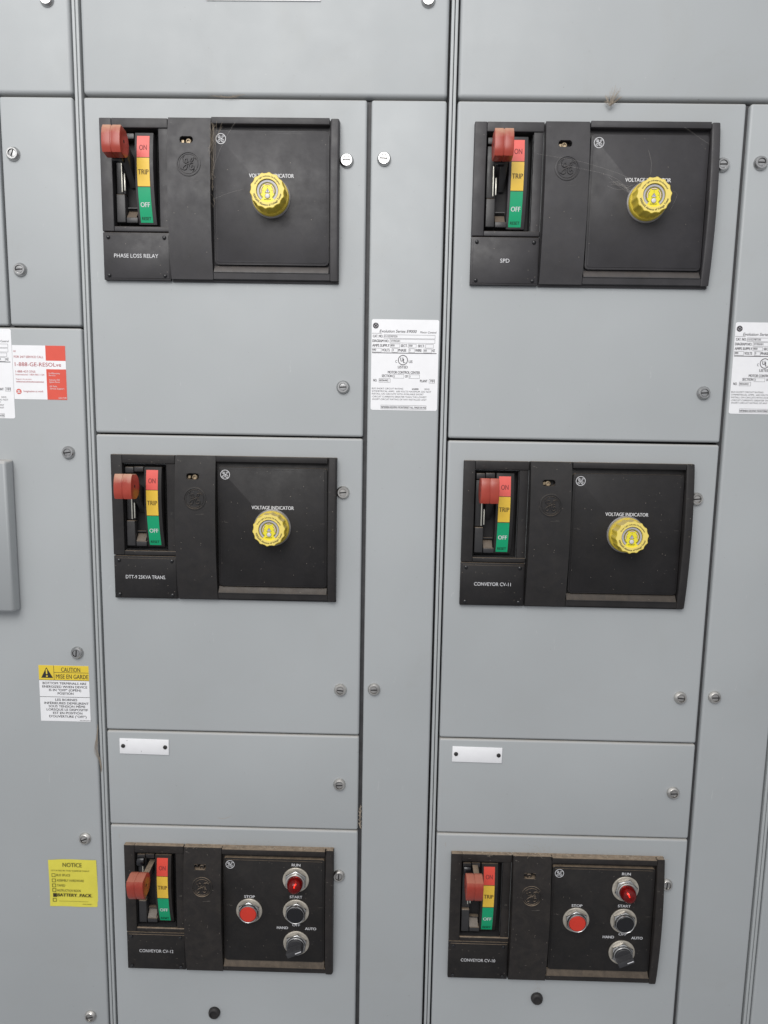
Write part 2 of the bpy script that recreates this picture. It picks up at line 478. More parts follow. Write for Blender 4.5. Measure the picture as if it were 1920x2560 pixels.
def mechanism(t, pm, low, Y0=0):
    m = MB()
    # pocket lining
    x0, x1, y0, y1, zb = 1.87, 4.29, -6.61, -1.70, -.42
    m.add([(x0, y0, .2), (x0, y1, .2), (x0, y1, zb), (x0, y0, zb), (x1, y0, .2), (x1, y1, .2), (x1, y1, zb), (x1, y0, zb)],
          [(0, 1, 2, 3), (4, 7, 6, 5), (1, 5, 6, 2), (0, 3, 7, 4), (3, 2, 6, 7)])
    o = m.build('switch_pocket', 'dark_recess', t)
    for a in ((1.93, 2.42, -6.42, -4.95, -.3, .10, .05, 3), (1.93, 2.42, -4.90, -2.25, -.3, -.02, .04, 2), (1.93, 2.42, -2.2, -1.86, -.3, .10, .04, 2)):
        b = MB(); b.box(*a); b.build('slide_block', 'mechanism_grey', o)
    for a in ((2.46, 3.06, -6.42, -6.14, -.3, .08, .03, 2), (2.46, 3.0, -5.62, -5.57, -.35, -.12), (2.46, 2.98, -2.12, -1.84, -.3, .08, .03, 2)):
        b = MB(); b.box(*a); b.build('trough_stop', 'mechanism_grey', o)
    b = MB(); b.prismX([(-6.13, .04), (-5.72, -.30), (-6.13, -.30)], 2.46, 2.98); b.build('trough_ramp', 'mechanism_grey', o)
    # convex scale block
    b = MB()
    ys = [-1.84-(4.62)*i/24 for i in range(25)]
    b.prismX([(y, Zs(y)) for y in ys]+[(ys[-1], -.35), (ys[0], -.35)], 3.06, 4.06, .03, 2)
    s_ = b.build('scale_block', pm, o)
    # hasp loop wires
    yb = -4.85 if not low else -4.55
    for dx, yt, yy in ((-.02, -2.6, yb), (.13, -3.9, yb+.06)):
        w = MB(); w.box(2.27+dx, 2.27+dx+.065, yy, yt, .05, .14, .02, 2); w.build('hasp_wire', 'spring_metal', t)
    if low:
        b = MB(); b.prismX([(-2.55, .0), (-2.05, .0), (-2.05, .22), (-2.18, .34), (-2.42, .34), (-2.55, .22)], 1.97, 2.40, .05, 2)
        b.build('latch_block', 'black_gloss', o)

def scale(t, redm, onm):
    zf = lambda off: (lambda y: Zs(y)+off)
    def strip(y0, y1, mat, name):
        m = MB(); n = 10; vs = []; fs = []
        for i in range(n+1):
            y = y0+(y1-y0)*i/n; vs += [(3.19, y, Zs(y)+.012), (3.86, y, Zs(y)+.012)]
        for i in range(n): fs.append((2*i, 2*i+2, 2*i+3, 2*i+1))
        m.add(vs, fs, True); return m.build(name, mat, p)
    b = MB(); n = 16; vs = []; fs = []
    for i in range(n+1):
        y = -1.99-(4.40)*i/n; vs += [(3.175, y, Zs(y)+.006), (3.875, y, Zs(y)+.006)]
    for i in range(n): fs.append((2*i, 2*i+2, 2*i+3, 2*i+1))
    b.add(vs, fs, True); p = b.build('position_scale', 'ink_dark', t)
    for y0, y1, mat, txts in ((-2.01, -3.13, redm, (('ON', -2.62, .27, .41, onm),)),
                              (-3.16, -4.60, 'seg_yellow', (('TRIP', -3.88, .25, .57, 'seg_ink_trip'),)),
                              (-4.64, -6.37, 'seg_green', (('OFF', -5.50, .23, .50, 'ink_white'), ('RESET', -6.17, .145, .50, 'seg_ink_reset')))):
        s_ = strip(y0, y1, mat, {'s': 'scale_segment'}['s'])
        for tx, y, h, w, mm in txts:
            q = MB(); q.text(tx, 3.525, y, h, width=w, bold=.022, zf=zf(.018)); q.build('lettering', mm, p)

def screw(t, x, y, z, r=.105, mat='black_gloss'):
    m = MB(); m.lathe(x, y, [(r, z), (r*.95, z+.04), (r*.6, z+.07), (r*.25, z+.078)], 16); o = m.build('screw', mat, t); return o

def nut(t, x, y, rot, z0):
    p = MB(); p.lathe(x, y, [(.80, z0), (.80, z0+.05), (.77, z0+.075), (.70, z0+.075)], 48)
    o = p.build('washer', 'washer_dirty', t)
    h = MB()
    poly = [(x+.70*math.cos(rot+PI/3*i), y+.70*math.sin(rot+PI/3*i)) for i in range(6)]
    h.prism(poly, z0+.075, z0+.25, .07, 3); h.build('hex_nut', 'steel', o)
    return o
def cap_button(t, name, x, y, rot, z0, mat):
    o = empty0(name, t)
    n = nut(o, x, y, rot, z0)
    m = MB(); m.lathe(x, y, [(.60, z0+.22), (.585, z0+.33), (.56, z0+.375), (.535, z0+.38), (.515, z0+.36), (.50, z0+.30), (.45, z0+.29)], 48)
    m.build('guard_ring', 'steel', o)
    c = MB(); c.lathe(x, y, [(.50, z0+.25), (.49, z0+.345), (.47, z0+.365), (.3, z0+.37)], 48); c.build('button_cap', mat, o)
    return o
def empty0(name, parent):
    o = bpy.data.objects.new(name, None); o.empty_display_size = .01; col.objects.link(o); o.parent = parent; return o

def voltage_indicator(t, X, Y, z0, dusty):
    m = MB(); m.lathe(X, Y, [(1.06, z0), (1.055, z0+.07), (1.02, z0+.10), (.95, z0+.10)], 64)
    o = m.build('voltage_indicator', 'clear_rim', t)
    m = MB(); m.lathe(X, Y, [(.985, z0+.09), (.985, z0+.30), (.965, z0+.335), (.90, z0+.335)], 64)
    m.build('collar', 'yellow_plastic', o)
    # fluted grip
    n = 14; k = 8; pts = []
    for i in range(n*k):
        a = 2*PI*i/(n*k)+.11; ph = (i % k)/k*2*PI
        r = .885+.038*(max(-.35, math.cos(ph))); pts.append((X+r*math.cos(a), Y+r*math.sin(a)))
    m = MB()
    lo = [(X+(x-X)*1.0, Y+(y-Y)*1.0) for x, y in pts]
    N = len(pts); vs = []; fs = []
    lv = [(z0+.33, 1.01), (z0+1.04, .995), (z0+1.075, .985), (z0+1.09, .955)]
    for z, f in lv: vs += [(X+(x-X)*f, Y+(y-Y)*f, z) for x, y in pts]
    for q in range(len(lv)-1):
        for i in range(N): fs.append((q*N+i, q*N+(i+1) % N, (q+1)*N+(i+1) % N, (q+1)*N+i))
    m.add(vs, fs, True)
    m.build('grip', 'yellow_plastic', o)
    zf = z0+1.09
    # rim of the face around a sunk dial
    m = MB(); vs = []; fs = []
    inner = [(X+.585*math.cos(2*PI*i/N), Y+.585*math.sin(2*PI*i/N)) for i in range(N)]
    out = [(X+(x-X)*.955, Y+(y-Y)*.955) for x, y in pts]
    off = int(round(.11/(2*PI)*N))
    inner = inner[off:]+inner[:off]
    vs = [(x, y, zf) for x, y in out]+[(x, y, zf) for x, y in inner]+[(x, y, zf-.09) for x, y in inner]
    for i in range(N):
        j = (i+1) % N; fs += [(i, j, N+j, N+i), (N+i, N+j, 2*N+j, 2*N+i)]
    m.add(vs, fs); m.build('face_ring', 'yellow_face', o)
    zd = zf-.08
    dd = MB(); dd.disc(X, Y, .59, zd, 48); dd.build('dial', 'yellow_bright', o)
    r = MB()
    r.ring(X, Y, .44, .555, zd+.006, 40, math.radians(-52), math.radians(232)); r.build('dial_scale', 'lens_grey', o)
    r = MB()
    for a0, a1 in ((-20, 48), (66, 114), (132, 200)):
        r.ring(X, Y, .315, .375, zd+.012, 12, math.radians(a0), math.radians(a1))
    r.build('dial_window', 'cream', o)
    r = MB()
    for R in (.560, .435, .395): r.ring(X, Y, R-.011, R+.011, zd+.010, 40, math.radians(-52), math.radians(232))
    for a0, a1 in ((-20, 48), (66, 114), (132, 200)):
        for R in (.312, .378): r.ring(X, Y, R-.009, R+.009, zd+.014, 12, math.radians(a0), math.radians(a1))
    tri = [(X-.14, Y-.09), (X+.14, Y-.09), (X, Y+.145)]
    r.add([(a, b, zd+.006) for a, b in tri], [(0, 1, 2)])
    r.ring(X, Y-.25, 0.118, .135, zd+.012, 24)
    r.text('VERISAFE Absence of Voltage Tester', X, Y, .10, zf+.008, width=1.95, arc=(.715, -PI/2, -1), bold=.022)
    r.text('Green Light Indicates De-Energized', X, Y, .075, zf+.008, width=1.62, arc=(.715, PI/2, 1), bold=.012)
    r.text('PANDUIT', X, Y-.425, .055, zd+.01, width=.36, bold=.02)
    for s_, a in (('L1', 180), ('L2', 90), ('L3', 0)):
        r.text(s_, X+.235*math.cos(math.radians(a)), Y+.02+.205*math.sin(math.radians(a)), .045, zd+.01)
    r.build('dial_marking', 'ink_dark', o)
    r = MB(); r.add([(X-.105, Y-.07, zd+.010), (X+.105, Y-.07, zd+.010), (X, Y+.11, zd+.010)], [(0, 1, 2)])
    r.lathe(X, Y-.25, [(.12, zd), (.115, zd+.03), (.06, zd+.05), (.01, zd+.052)], 24)
    r.build('test_button', 'lens_pale', o)
    r = MB(); r.ribbon([(X+.02, Y+.07), (X-.02, Y+.01), (X+.02, Y), (X-.01, Y-.055)], .03, zd+.014); r.build('bolt_symbol', 'ink_blue', o)
    return o

def panel(X, Y, row, label, words, kc, red, rotn=0):
    sfx = {1: 'top', 2: 'middle', 3: 'bottom'}[row]
    pm, pl = 'plastic_'+sfx, 'plate_'+sfx
    t = thing('operator_panel', label, 'control panel', X, Y, 0, 'black operator panels on the cabinet doors')
    low = row == 3
    # handle frame around the pocket
    m = MB()
    m.box(1.19, 1.84, -6.93, -1.14, 0, .26, .045, 3); m.box(1.84, 4.86, -1.64, -1.14, 0, .26, .045, 3)
    m.box(1.84, 4.86, -6.93, -6.66, 0, .26, .045, 3)
    m.prismX([(-6.655, 0), (-6.655, .20), (-1.645, .20), (-1.645, 0)], 4.34, 4.84, .02, 2)
    m.build('handle_frame', pm, t)
    mechanism(t, pm, low)
    scale(t, 'seg_red_pale' if row < 3 else 'seg_red', 'seg_ink_on')
    lever(t, red, kc, low)
    # name plate
    m = MB(); m.box(1.19, 4.86, -9.47, -6.97, 0, .24, .04, 2)
    m.box(1.30, 4.80, -9.38, -7.10, .24, .27, .02, 2)
    n = m.build('name_plate', pl, t)
    for sx in (1.49, 4.56):
        for sy in (-7.24, -9.24): screw(n, sx, sy, .27)
    q = MB(); q.text(words, 3.03 if row != 1 or X > 10 else 3.0, -8.20, .20, .276, width={'PHASE LOSS RELAY': 2.42, 'SPD': .5, 'DTT-9 25KVA TRANS.': 2.32, 'CONVEYOR CV-11': 2.1, 'CONVEYOR CV-12': 2.12, 'CONVEYOR CV-10': 2.12}[words], bold=0)
    q.build('lettering', 'ink_white', n)
    # base and centre strip
    m = MB(); m.box(4.90, 14.04, -9.50, -1.13, 0, .12, .03, 2); m.build('bezel_base', pm, t)
    m = MB()
    # centre strip made of pieces around an oblong peep hole
    hx0, hx1, hy0, hy1 = 5.57, 6.29, -2.46, -2.15
    def cs(a, b, c, d_, bev=0): m.prismX(prof(d_, c, Hs, max(2, int(abs(d_-c)*3)), .12), a, b, bev, 2)
    cs(4.92, 7.21, -9.40, hy0-.02); cs(4.92, 7.21, hy1+.02, -1.14); cs(4.92, hx0, hy0-.02, hy1+.02); cs(hx1, 7.21, hy0-.02, hy1+.02)
    # rounded ends of the hole
    for sx, xa in ((-1, hx0), (1, hx1)):
        R = .175; cx = xa-sx*R; cy = (hy0+hy1)/2; pts = []
        for qy in (1, -1):
            arc = [(cx+sx*R*math.cos(a), cy+qy*R*math.sin(a)) for a in [PI/2*i/6 for i in range(7)]]
            poly = [(xa+sx*.001, cy+qy*R)]+arc
            if (sx*qy) > 0: poly = poly[::-1]
            z = Hs(cy)-.002
            vs = [(a, b, z) for a, b in poly]+[(a, b, .14) for a, b in poly]; nn = len(poly)
            m.add(vs, [list(range(nn))]+[(i, nn+i, nn+(i+1) % nn, (i+1) % nn) for i in range(nn)])
    cst = m.build('centre_strip', pm, t)
    m = MB(); m.lathe(6.02 if X < 10 else 5.9, -2.36, [(.15, .12), (.15, .40), (.11, .44), (.09, .44), (.085, .36), (.02, .35)], 20)
    m.box(5.62, 5.78, -2.44, -2.26, .12, .36, .02, 1)
    if row < 3: m.build('latch_screw', 'brass', cst)
    else: m.build('latch_screw', pm, cst)
    m = MB()
    ex, ey = 6.06, -3.56; z = Hs(ey)
    # raised emblem
    m.lathe(ex, ey, [(.65, z-.02), (.64, z+.028), (.60, z+.036), (.575, z+.036), (.56, z-.004), (.55, z-.004)], 56)
    m.lathe(ex, ey, [(.52, z-.004), (.51, z+.022), (.49, z+.022), (.48, z-.002), (.47, z-.002)], 56)
    for st in EMB:
        P = smooth_path([(ex+a*.56, ey+b*.56, z+.014) for a, b in st], 4)
        m.tube(P, .032, 6)
    for k in range(4):
        a = PI/2*k+.5
        m.tube(smooth_path([(ex+.5*g*math.cos(a+u), ey+.5*g*math.sin(a+u), z+.01) for g, u in ((.95, .0), (.86, .25), (.80, .4), (.74, .36))], 3), .02, 5)
    m.v = [(a, b, c+Hs(b)-Hs(ey)) for a, b, c in m.v]
    m.build('raised_emblem', pm, cst)
    # trim frame round the plate
    m = MB()
    m.box(7.25, 13.52, -1.46, -1.13, .12, .44, .03, 2)
    m.prismX(prof(-1.13, -9.40, Hr, 24, .12), 13.56, 14.03, .09, 3)
    m.prismX([(-8.66, .12), (-8.66, .20), (-8.99, .40), (-9.03, .40), (-9.03, .12)], 7.27, 13.50)
    m.prismX([(-9.035, .12), (-9.035, .36), (-9.36, .32), (-9.40, .12)], 7.24, 13.56)
    m.build('trim_frame', pm, t)
    m = MB(); rr = .16; x0, x1, y0, y1 = 7.32, 13.50, -8.60, -1.76
    def rrect(i, rr):
        P = []
        for cx, cy, a in ((x1-i-rr, y1-i-rr, 0), (x0+i+rr, y1-i-rr, 1), (x0+i+rr, y0+i+rr, 2), (x1-i-rr, y0+i+rr, 3)):
            for k in range(6): b = PI/2*(a+k/5); P.append((cx+rr*math.cos(b), cy+rr*math.sin(b)))
        return P
    m.prism(rrect(0, rr), .12, .32, .03, 2); m.prism(rrect(.12, .10), .32, .345, .015, 2)
    ip = m.build('inner_plate', pl, t)
    q = MB(); emblem(q, 7.73, -2.18, .27, .352, .05); q.build('emblem', 'ink_white', ip)
    zt = .352
    if row < 3:
        q = MB(); q.text('VOLTAGE INDICATOR', 10.42, -4.02, .195, zt, width=2.40, bold=.022); q.build('lettering', 'ink_white', ip)
        voltage_indicator(t, 10.40, -5.15, .345, False)
    else:
        for wd, wx, wy, ww in (('RUN', 11.76, -2.11, .52), ('START', 11.76, -4.22, .76), ('STOP', 8.90, -4.28, .64), ('HAND', 10.92, -6.30, .68), ('AUTO', 12.66, -6.32, .68), ('OFF', 11.77, -6.09, .48)):
            q = MB(); q.text(wd, wx, wy, .17, zt, width=ww, bold=.016); q.build('lettering', 'ink_white', ip)
        cap_button(t, 'stop_button', 8.88, -5.20, .52+rotn, .345, 'button_red')
        cap_button(t, 'start_button', 11.76, -5.18, .40+rotn, .345, 'black_gloss')
        # pilot light
        o = empty0('pilot_light', t); x, y, z0 = 11.75, -3.07, .345
        nut(o, x, y, .50-rotn*3, z0)
        m = MB(); m.lathe(x, y, [(.57, z0+.2), (.565, z0+.36), (.54, z0+.38), (.50, z0+.38), (.49, z0+.34), (.3, z0+.33)], 40); m.build('lamp_bezel', 'steel_dull', o)
        m = MB(); m.lathe(x, y, [(.47, z0+.33), (.465, z0+.50), (.44, z0+.62), (.395, z0+.74), (.32, z0+.85), (.20, z0+.94), (.08, z0+.965)], 40); m.build('lamp_lens', 'red_lens', o)
        m = MB(); m.lathe(x, y, [(.36, z0+.34), (.30, z0+.36), (.1, z0+.36)], 24); m.build('lamp_reflector', 'reflector', o)
        m = MB(); m.tube([(x+.02, y-.05, z0+.40), (x, y+.02, z0+.58), (x, y+.0, z0+.70)], .03, 8); m.build('lamp_filament', 'filament', o)
        # selector switch
        o = empty0('selector_switch', t); x, y = 11.78, -7.29
        nut(o, x, y, .40+rotn, z0)
        m = MB(); m.lathe(x, y, [(.60, z0+.22), (.585, z0+.33), (.56, z0+.36), (.53, z0+.36), (.52, z0+.31), (.3, z0+.30)], 48); m.build('guard_ring', 'steel', o)
        m = MB(); m.lathe(x, y, [(.50, z0+.29), (.49, z0+.40), (.47, z0+.42), (.2, z0+.42)], 40)
        a = .42
        c, s_ = math.cos(a), math.sin(a)
        quad = [(x+c*u-s_*v, y+s_*u+c*v) for u, v in ((-.49, -.15), (.49, -.15), (.49, .15), (-.49, .15))]
        m.prism(quad, z0+.38, z0+.88, .03, 2); kn = m.build('selector_knob', 'selector_plastic', o)
        m = MB(); quad = [(x+c*u-s_*v, y+s_*u+c*v) for u, v in ((.05, -.045), (.44, -.045), (.44, .01), (.05, .01))]
        m.prism(quad, z0+.88, z0+.886); m.build('pointer_line', 'ink_white', kn)
    return t

panel(0, 0, 1, 'operator panel lettered PHASE LOSS RELAY with red lever and yellow knob', 'PHASE LOSS RELAY', (2.52, -2.88), 'red_dusty')
panel(20, 0, 1, 'operator panel lettered SPD with yellow knob wrapped in cobwebs', 'SPD', (2.52, -2.85), 'red_dusty')
panel(0, J1, 2, 'operator panel lettered DTT-9 25KVA TRANS. with yellow knob', 'DTT-9 25KVA TRANS.', (2.55, -2.86), 'red_dusty')
panel(20, J1, 2, 'operator panel lettered CONVEYOR CV-11 with clean bright red lever grip', 'CONVEYOR CV-11', (2.46, -2.74), 'red_clean')
panel(0, J3, 3, 'dusty operator panel lettered CONVEYOR CV-12 with run lamp and push buttons', 'CONVEYOR CV-12', (2.52, -2.87), 'red_worn')
panel(20, J3, 3, 'dusty operator panel lettered CONVEYOR CV-10 with run lamp and push buttons', 'CONVEYOR CV-10', (2.44, -2.37), 'red_worn', .08)

# ------------------------------------------------------------------ labels
def rounded(w, h, r, n=5):
    P = []
    for cx, cy, a in ((w-r, -r, 0), (r, -r, 1), (r, -h+r, 2), (w-r, -h+r, 3)):
        for k in range(n+1): b = PI/2*(a+k/n); P.append((cx+r*math.cos(b), cy+r*math.sin(b)))
    return P
def spec(X, Y, num, label):
    t = thing('specification_label', label, 'label', X, Y, 0, 'white specification labels on the cabinet')
    m = MB(); m.prism(rounded(3.72, 4.95, .11), 0, .012); m.build('label_sheet', 'label_white', t)
    q = MB(); fx = lambda x: (x-215)/340; fy = lambda y: -(y-152)/346
    def T(s_, x0, x1, y, h, **k): q.text(s_, fx(x0), fy(y), h/346, .018, width=(x1-x0)/340, align='L', **k)
    def B(x0, x1, y0, y1, w=.012): q.frame(fx(x0), fx(x1), fy(y1), fy(y0), w, .018)
    emblem(q, fx(292), fy(272), .16, .018, .11)
    q.ring(fx(292), fy(272), .10, .15, .0165)
    T('Evolution Series E9000', 370, 1060, 372, 52, shear=.22, bold=.01); T('Motor Control', 1130, 1430, 385, 38, shear=.22, bold=.006)
    q.rect(fx(220), fx(410), fy(417), fy(412), .018)
    b = dict(bold=.03)
    T('CAT. NO.', 240, 430, 467, 48, **b); B(447, 1412, 437, 507); T('15152787330', 460, 700, 469, 36, bold=.02)
    T('DIAGRAM NO.', 232, 543, 555, 48, **b); B(560, 1410, 518, 592); T('37705501', 575, 750, 553, 36, bold=.02)
    T('AMPS SUPPLY', 232, 555, 640, 48, **b); B(565, 750, 607, 680); T('800', 578, 650, 638, 36, bold=.02)
    T('SECT.', 770, 895, 640, 48, **b); B(908, 1060, 607, 680); T('300', 920, 988, 638, 36, bold=.02); T('SECT.', 1093, 1222, 640, 48, **b); B(1233, 1383, 607, 680)
    B(230, 403, 690, 765); T('480', 235, 303, 722, 36, bold=.02); T('VOLTS', 417, 558, 725, 50, **b); B(600, 712, 693, 768); T('3', 612, 632, 725, 36, bold=.02)
    T('PHASE', 723, 872, 725, 50, **b); B(917, 1028, 693, 768); T('3', 930, 950, 725, 36, bold=.02); T('WIRE', 1040, 1160, 725, 50, **b); B(1200, 1348, 693, 768); T('60', 1210, 1258, 725, 36, bold=.02); T('HZ', 1360, 1412, 725, 50, **b)
    q.rect(fx(230), fx(1445), fy(786), fy(773), .018)
    q.ring(fx(813), fy(910), .235, .275, .018, 40)
    T('U', 768, 815, 898, 75, bold=.03); T('L', 822, 858, 925, 75, bold=.03); T('C', 672, 702, 938, 50, bold=.02); T('US', 925, 993, 938, 50, bold=.02)
    T('LISTED', 722, 905, 1042, 48, bold=.025); T('MOTOR CONTROL CENTER', 533, 1140, 1142, 48, **b)
    T('SECTION', 420, 620, 1212, 48, **b); B(637, 840, 1180, 1255); T(str(num), 650, 666, 1217, 36, bold=.02); T('OF', 862, 912, 1215, 48, **b); B(930, 1135, 1182, 1257); T('3', 942, 960, 1219, 36, bold=.02)
    T('NO.', 258, 330, 1298, 48, **b); B(365, 582, 1262, 1337); T('0036442', 375, 542, 1298, 36, bold=.02); T('PLANT', 1145, 1285, 1300, 48, **b); B(1315, 1422, 1264, 1340); T('MM', 1343, 1420, 1300, 42, bold=.02)
    T('BUS SHORT CIRCUIT RATING', 235, 830, 1453, 30); T('65000', 997, 1120, 1455, 30, bold=.03); T('RMS', 1237, 1330, 1455, 30)
    T('SYMMETRICAL AMPS.  600 VOLTS MAXIMUM. DO NOT', 237, 1363, 1505, 30); T('INSTALL ON CIRCUITS WITH AVAILABLE SHORT', 237, 1218, 1555, 30)
    T('-CIRCUIT CURRENTS GREATER THAN THE LOWEST', 235, 1278, 1608, 30); T('SHORT-CIRCUIT RATING OF ANY INSTALLED UNIT', 247, 1278, 1658, 30)
    B(408, 1275, 1768, 1842); T('NP204B4142EXP69 MONTERREY N.L. MADE IN MX', 420, 1270, 1808, 38, bold=.03)
    q.build('lettering', 'ink_grey', t)
spec(15.88, -11.32, 2, 'white specification label on the narrow strip between the middle and right units')
spec(35.81, -11.20, 3, 'white specification label cut by the right edge of the photo')
spec(-7.99, -12.14, 1, 'white specification label cut off by the left edge beside the red sticker')

t = thing('service_sticker', 'white and red service call sticker under the upper left door', 'sticker', -4.25, -13.02)
m = MB(); m.prism([(0, -2.98), (3.0, -2.98), (3.0, 0), (0, 0)], 0, .010); m.build('sticker_sheet', 'label_white', t)
fx = lambda x: (x-205)/282; fy = lambda y: -(y-530)/288
m = MB(); m.rect(1.88, 3.0, fy(768), 0, .014); m.rect(1.88, 3.0, -2.98, fy(903), .014); m.build('red_block', 'label_red', t)
q = MB()
def T(s_, x0, x1, y, h, **k): q.text(s_, fx(x0), fy(y), h/288, .018, width=(x1-x0)/282, align='L', **k)
T('GE', 222, 263, 625, 26); T('FOR 24/7 SERVICE CALL', 228, 698, 712, 34, bold=.004); T('1-888-GE-RESOLve', 238, 975, 830, 60, bold=.004)
T('1-888-437-3765', 243, 560, 945, 34); T('International 1-804-965-1124', 243, 700, 993, 26); T('Register this product', 245, 495, 1066, 18)
T('geelectrical.com/productregistration', 248, 690, 1103, 18); q.rect(fx(248), fx(690), fy(1117), fy(1114), .018)
T('Imagination at work', 358, 675, 1258, 30)
q.build('lettering', 'ink_red', t)
q = MB(); q.disc(fx(282), fy(1265), .15, .016, 28); q.build('emblem_disc', 'label_red', t)
q = MB(); emblem(q, fx(282), fy(1265), .13, .021, .1, False); q.build('emblem', 'label_white', t)
q = MB()
for s_, x0, x1, y in (('In-Warranty', 785, 965, 967), ('Service', 785, 890, 1000), ('Genuine GE', 790, 955, 1072), ('Spare Parts', 790, 955, 1106), ('GE Field', 792, 905, 1175), ('Service Support', 792, 1025, 1211), ('GEH-7189', 925, 1052, 1360)):
    T(s_, x0-12, x1-12, y, 24, bold=.006)
q.build('lettering', 'ink_white', t)

t = thing('caution_label', 'yellow and white bilingual caution label low on the left section', 'warning label', -3.65, -31.58)
m = MB(); m.prism([(0, -3.47), (3.0, -3.47), (3.0, 0), (0, 0)], 0, .010); m.build('label_sheet', 'label_white', t)
m = MB(); m.rect(0, 3.0, -.90, 0, .014); m.build('yellow_header', 'label_yellow', t)
q = MB()
fx = lambda x: (x-250)/288; fy = lambda y: -(y-302)/277
def T(s_, x0, x1, y, h, **k): q.text(s_, fx(x0), fy(y), h/277, .018, width=(x1-x0)/288, align='L', **k)
q.rect(.90, .925, -.9, 0, .018); q.rect(.925, 3.0, -.445, -.42, .018); q.rect(0, 3.0, -.925, -.9, .018); q.rect(0, 3.0, -1.965, -1.94, .018)
q.add([(fx(290), fy(518), .018), (fx(495), fy(518), .018), (fx(385), fy(335), .018)], [(0, 1, 2)])
T('CAUTION', 640, 968, 372, 72, bold=.012); T('MISE EN GARDE', 545, 1103, 490, 72, bold=.012)
for s_, x0, x1, y in (('BOTTOM TERMINALS ARE', 318, 1072, 607), ('ENERGIZED WHEN DEVICE', 310, 1085, 667), ('IS IN "OFF" (OPEN)', 423, 978, 724), ('POSITION', 570, 843, 782),
    ('LES BORNES', 525, 903, 890), ('INFÉRIEURES DEMEURENT', 332, 1100, 950), ('SOUS TENSION MÊME', 403, 1038, 1005), ('LORSQUE LE DISPOSITIF', 365, 1082, 1062), ('EST EN POSITION', 475, 982, 1120), ("D'OUVERTURE (\"OFF\")", 405, 1052, 1180)):
    T(s_, x0-8, x1-8, y, 38, bold=.012)
T('FSA1997SHP161', 930, 1120, 1245, 16)
q.build('lettering', 'ink_black', t)
q = MB(); q.ribbon([(fx(385), fy(365)), (fx(387), fy(420)), (fx(388), fy(455))], .09, .022); q.disc(fx(390), fy(488), .055, .022, 16); q.build('exclamation_mark', 'label_yellow', t)

t = thing('paper_notice', 'yellow NOTICE note with handwritten BATTERY PACK low on the left', 'note', -3.65, -44.0)
m = MB(); n = 14; vs = []; fs = []
for j in range(n+1):
    for i in range(n+1):
        u, v = i/n, j/n; x = 3.0*u+.02*math.sin(v*3); y = -3.16*v-.0*u
        z = .02+.012*math.sin(u*9+v*2)+.010*math.sin(v*7)
        if u < .25 and v < .2: y -= .07*(1-u/.25)*(1-v/.2)
        if v > .9 and u > .93: x -= .05
        vs.append((x, y, z))
for j in range(n):
    for i in range(n):
        a = j*(n+1)+i; fs.append((a, a+n+1, a+n+2, a+1))
m.add(vs, fs, True); m.prism([(0.03, -3.12), (2.97, -3.12), (2.97, -.1), (0.03, -.1)], 0, .003); m.build('note_paper', 'note_yellow', t)
fx = lambda x: (x-305)/302; fy = lambda y: -(y-212)/284
q = MB()
def T(s_, x0, x1, y, h, **k): q.text(s_, fx(x0), fy(y), h/284, .052, width=(x1-x0)/302, align='L', **k)
T('NOTICE', 580, 938, 312, 75, bold=.012); T('LOCATED IN THIS COMPARTMENT', 358, 1080, 422, 26, bold=-.004)
for s_, x1, y in (('BUS SPLICE', 710, 508), ('ASSEMBLY HARDWARE', 965, 608), ('TAPED', 608, 705), ('INSTRUCTION BOOK', 905, 800)):
    T(s_, 455, x1, y, 42, bold=-.012)
for y in (512, 612, 707, 795, 985): q.frame(fx(365), fx(435), fy(y+33), fy(y-33), .03, .052)
q.rect(fx(485), fx(1035), fy(1006), fy(1002), .052); q.rect(fx(800), fx(1115), fy(916), fy(912), .052); T('1509 D940P1', 925, 1100, 1055, 18)
q.build('lettering', 'note_ink', t)
q = MB(); q.text('BATTERY  PACK', fx(780), fy(885), .20, .055, width=2.12, bold=.03, shear=.1); q.rect(fx(375), fx(445), fy(925), fy(855), .055)
q.build('handwriting', 'note_marker', t)

for k, lab in ((0, 'blank white nameplate strip above the CV-12 panel'), (1, 'blank white nameplate strip above the CV-10 panel')):
    t = thing('blank_nameplate', lab, 'nameplate', 20*k+1.07, -36.04, 0, 'blank white nameplate strips', rot=.01)
    m = MB(); m.box(0, 2.97, -.95, 0, 0, .06, .02, 2); m.build('plate', 'label_white', t)
    for x in (.22, 2.76): screw(t, x, -.45, .06, .125, 'rubber')
    if k == 0:
        m = MB(); m.ribbon([(1.3, -.72), (1.33, -.80)], .03, .066); m.ribbon([(.4, -.12), (.5, -.1)], .03, .066); m.build('scuff', 'ink_grey', t)
t = thing('header_nameplate', 'wide white nameplate cut off by the top edge of the photo', 'nameplate', 6.97, 4.75)
m = MB(); m.box(0, 6.0, 0, 1.5, 0, .06, .02, 2); m.build('plate', 'label_white', t)

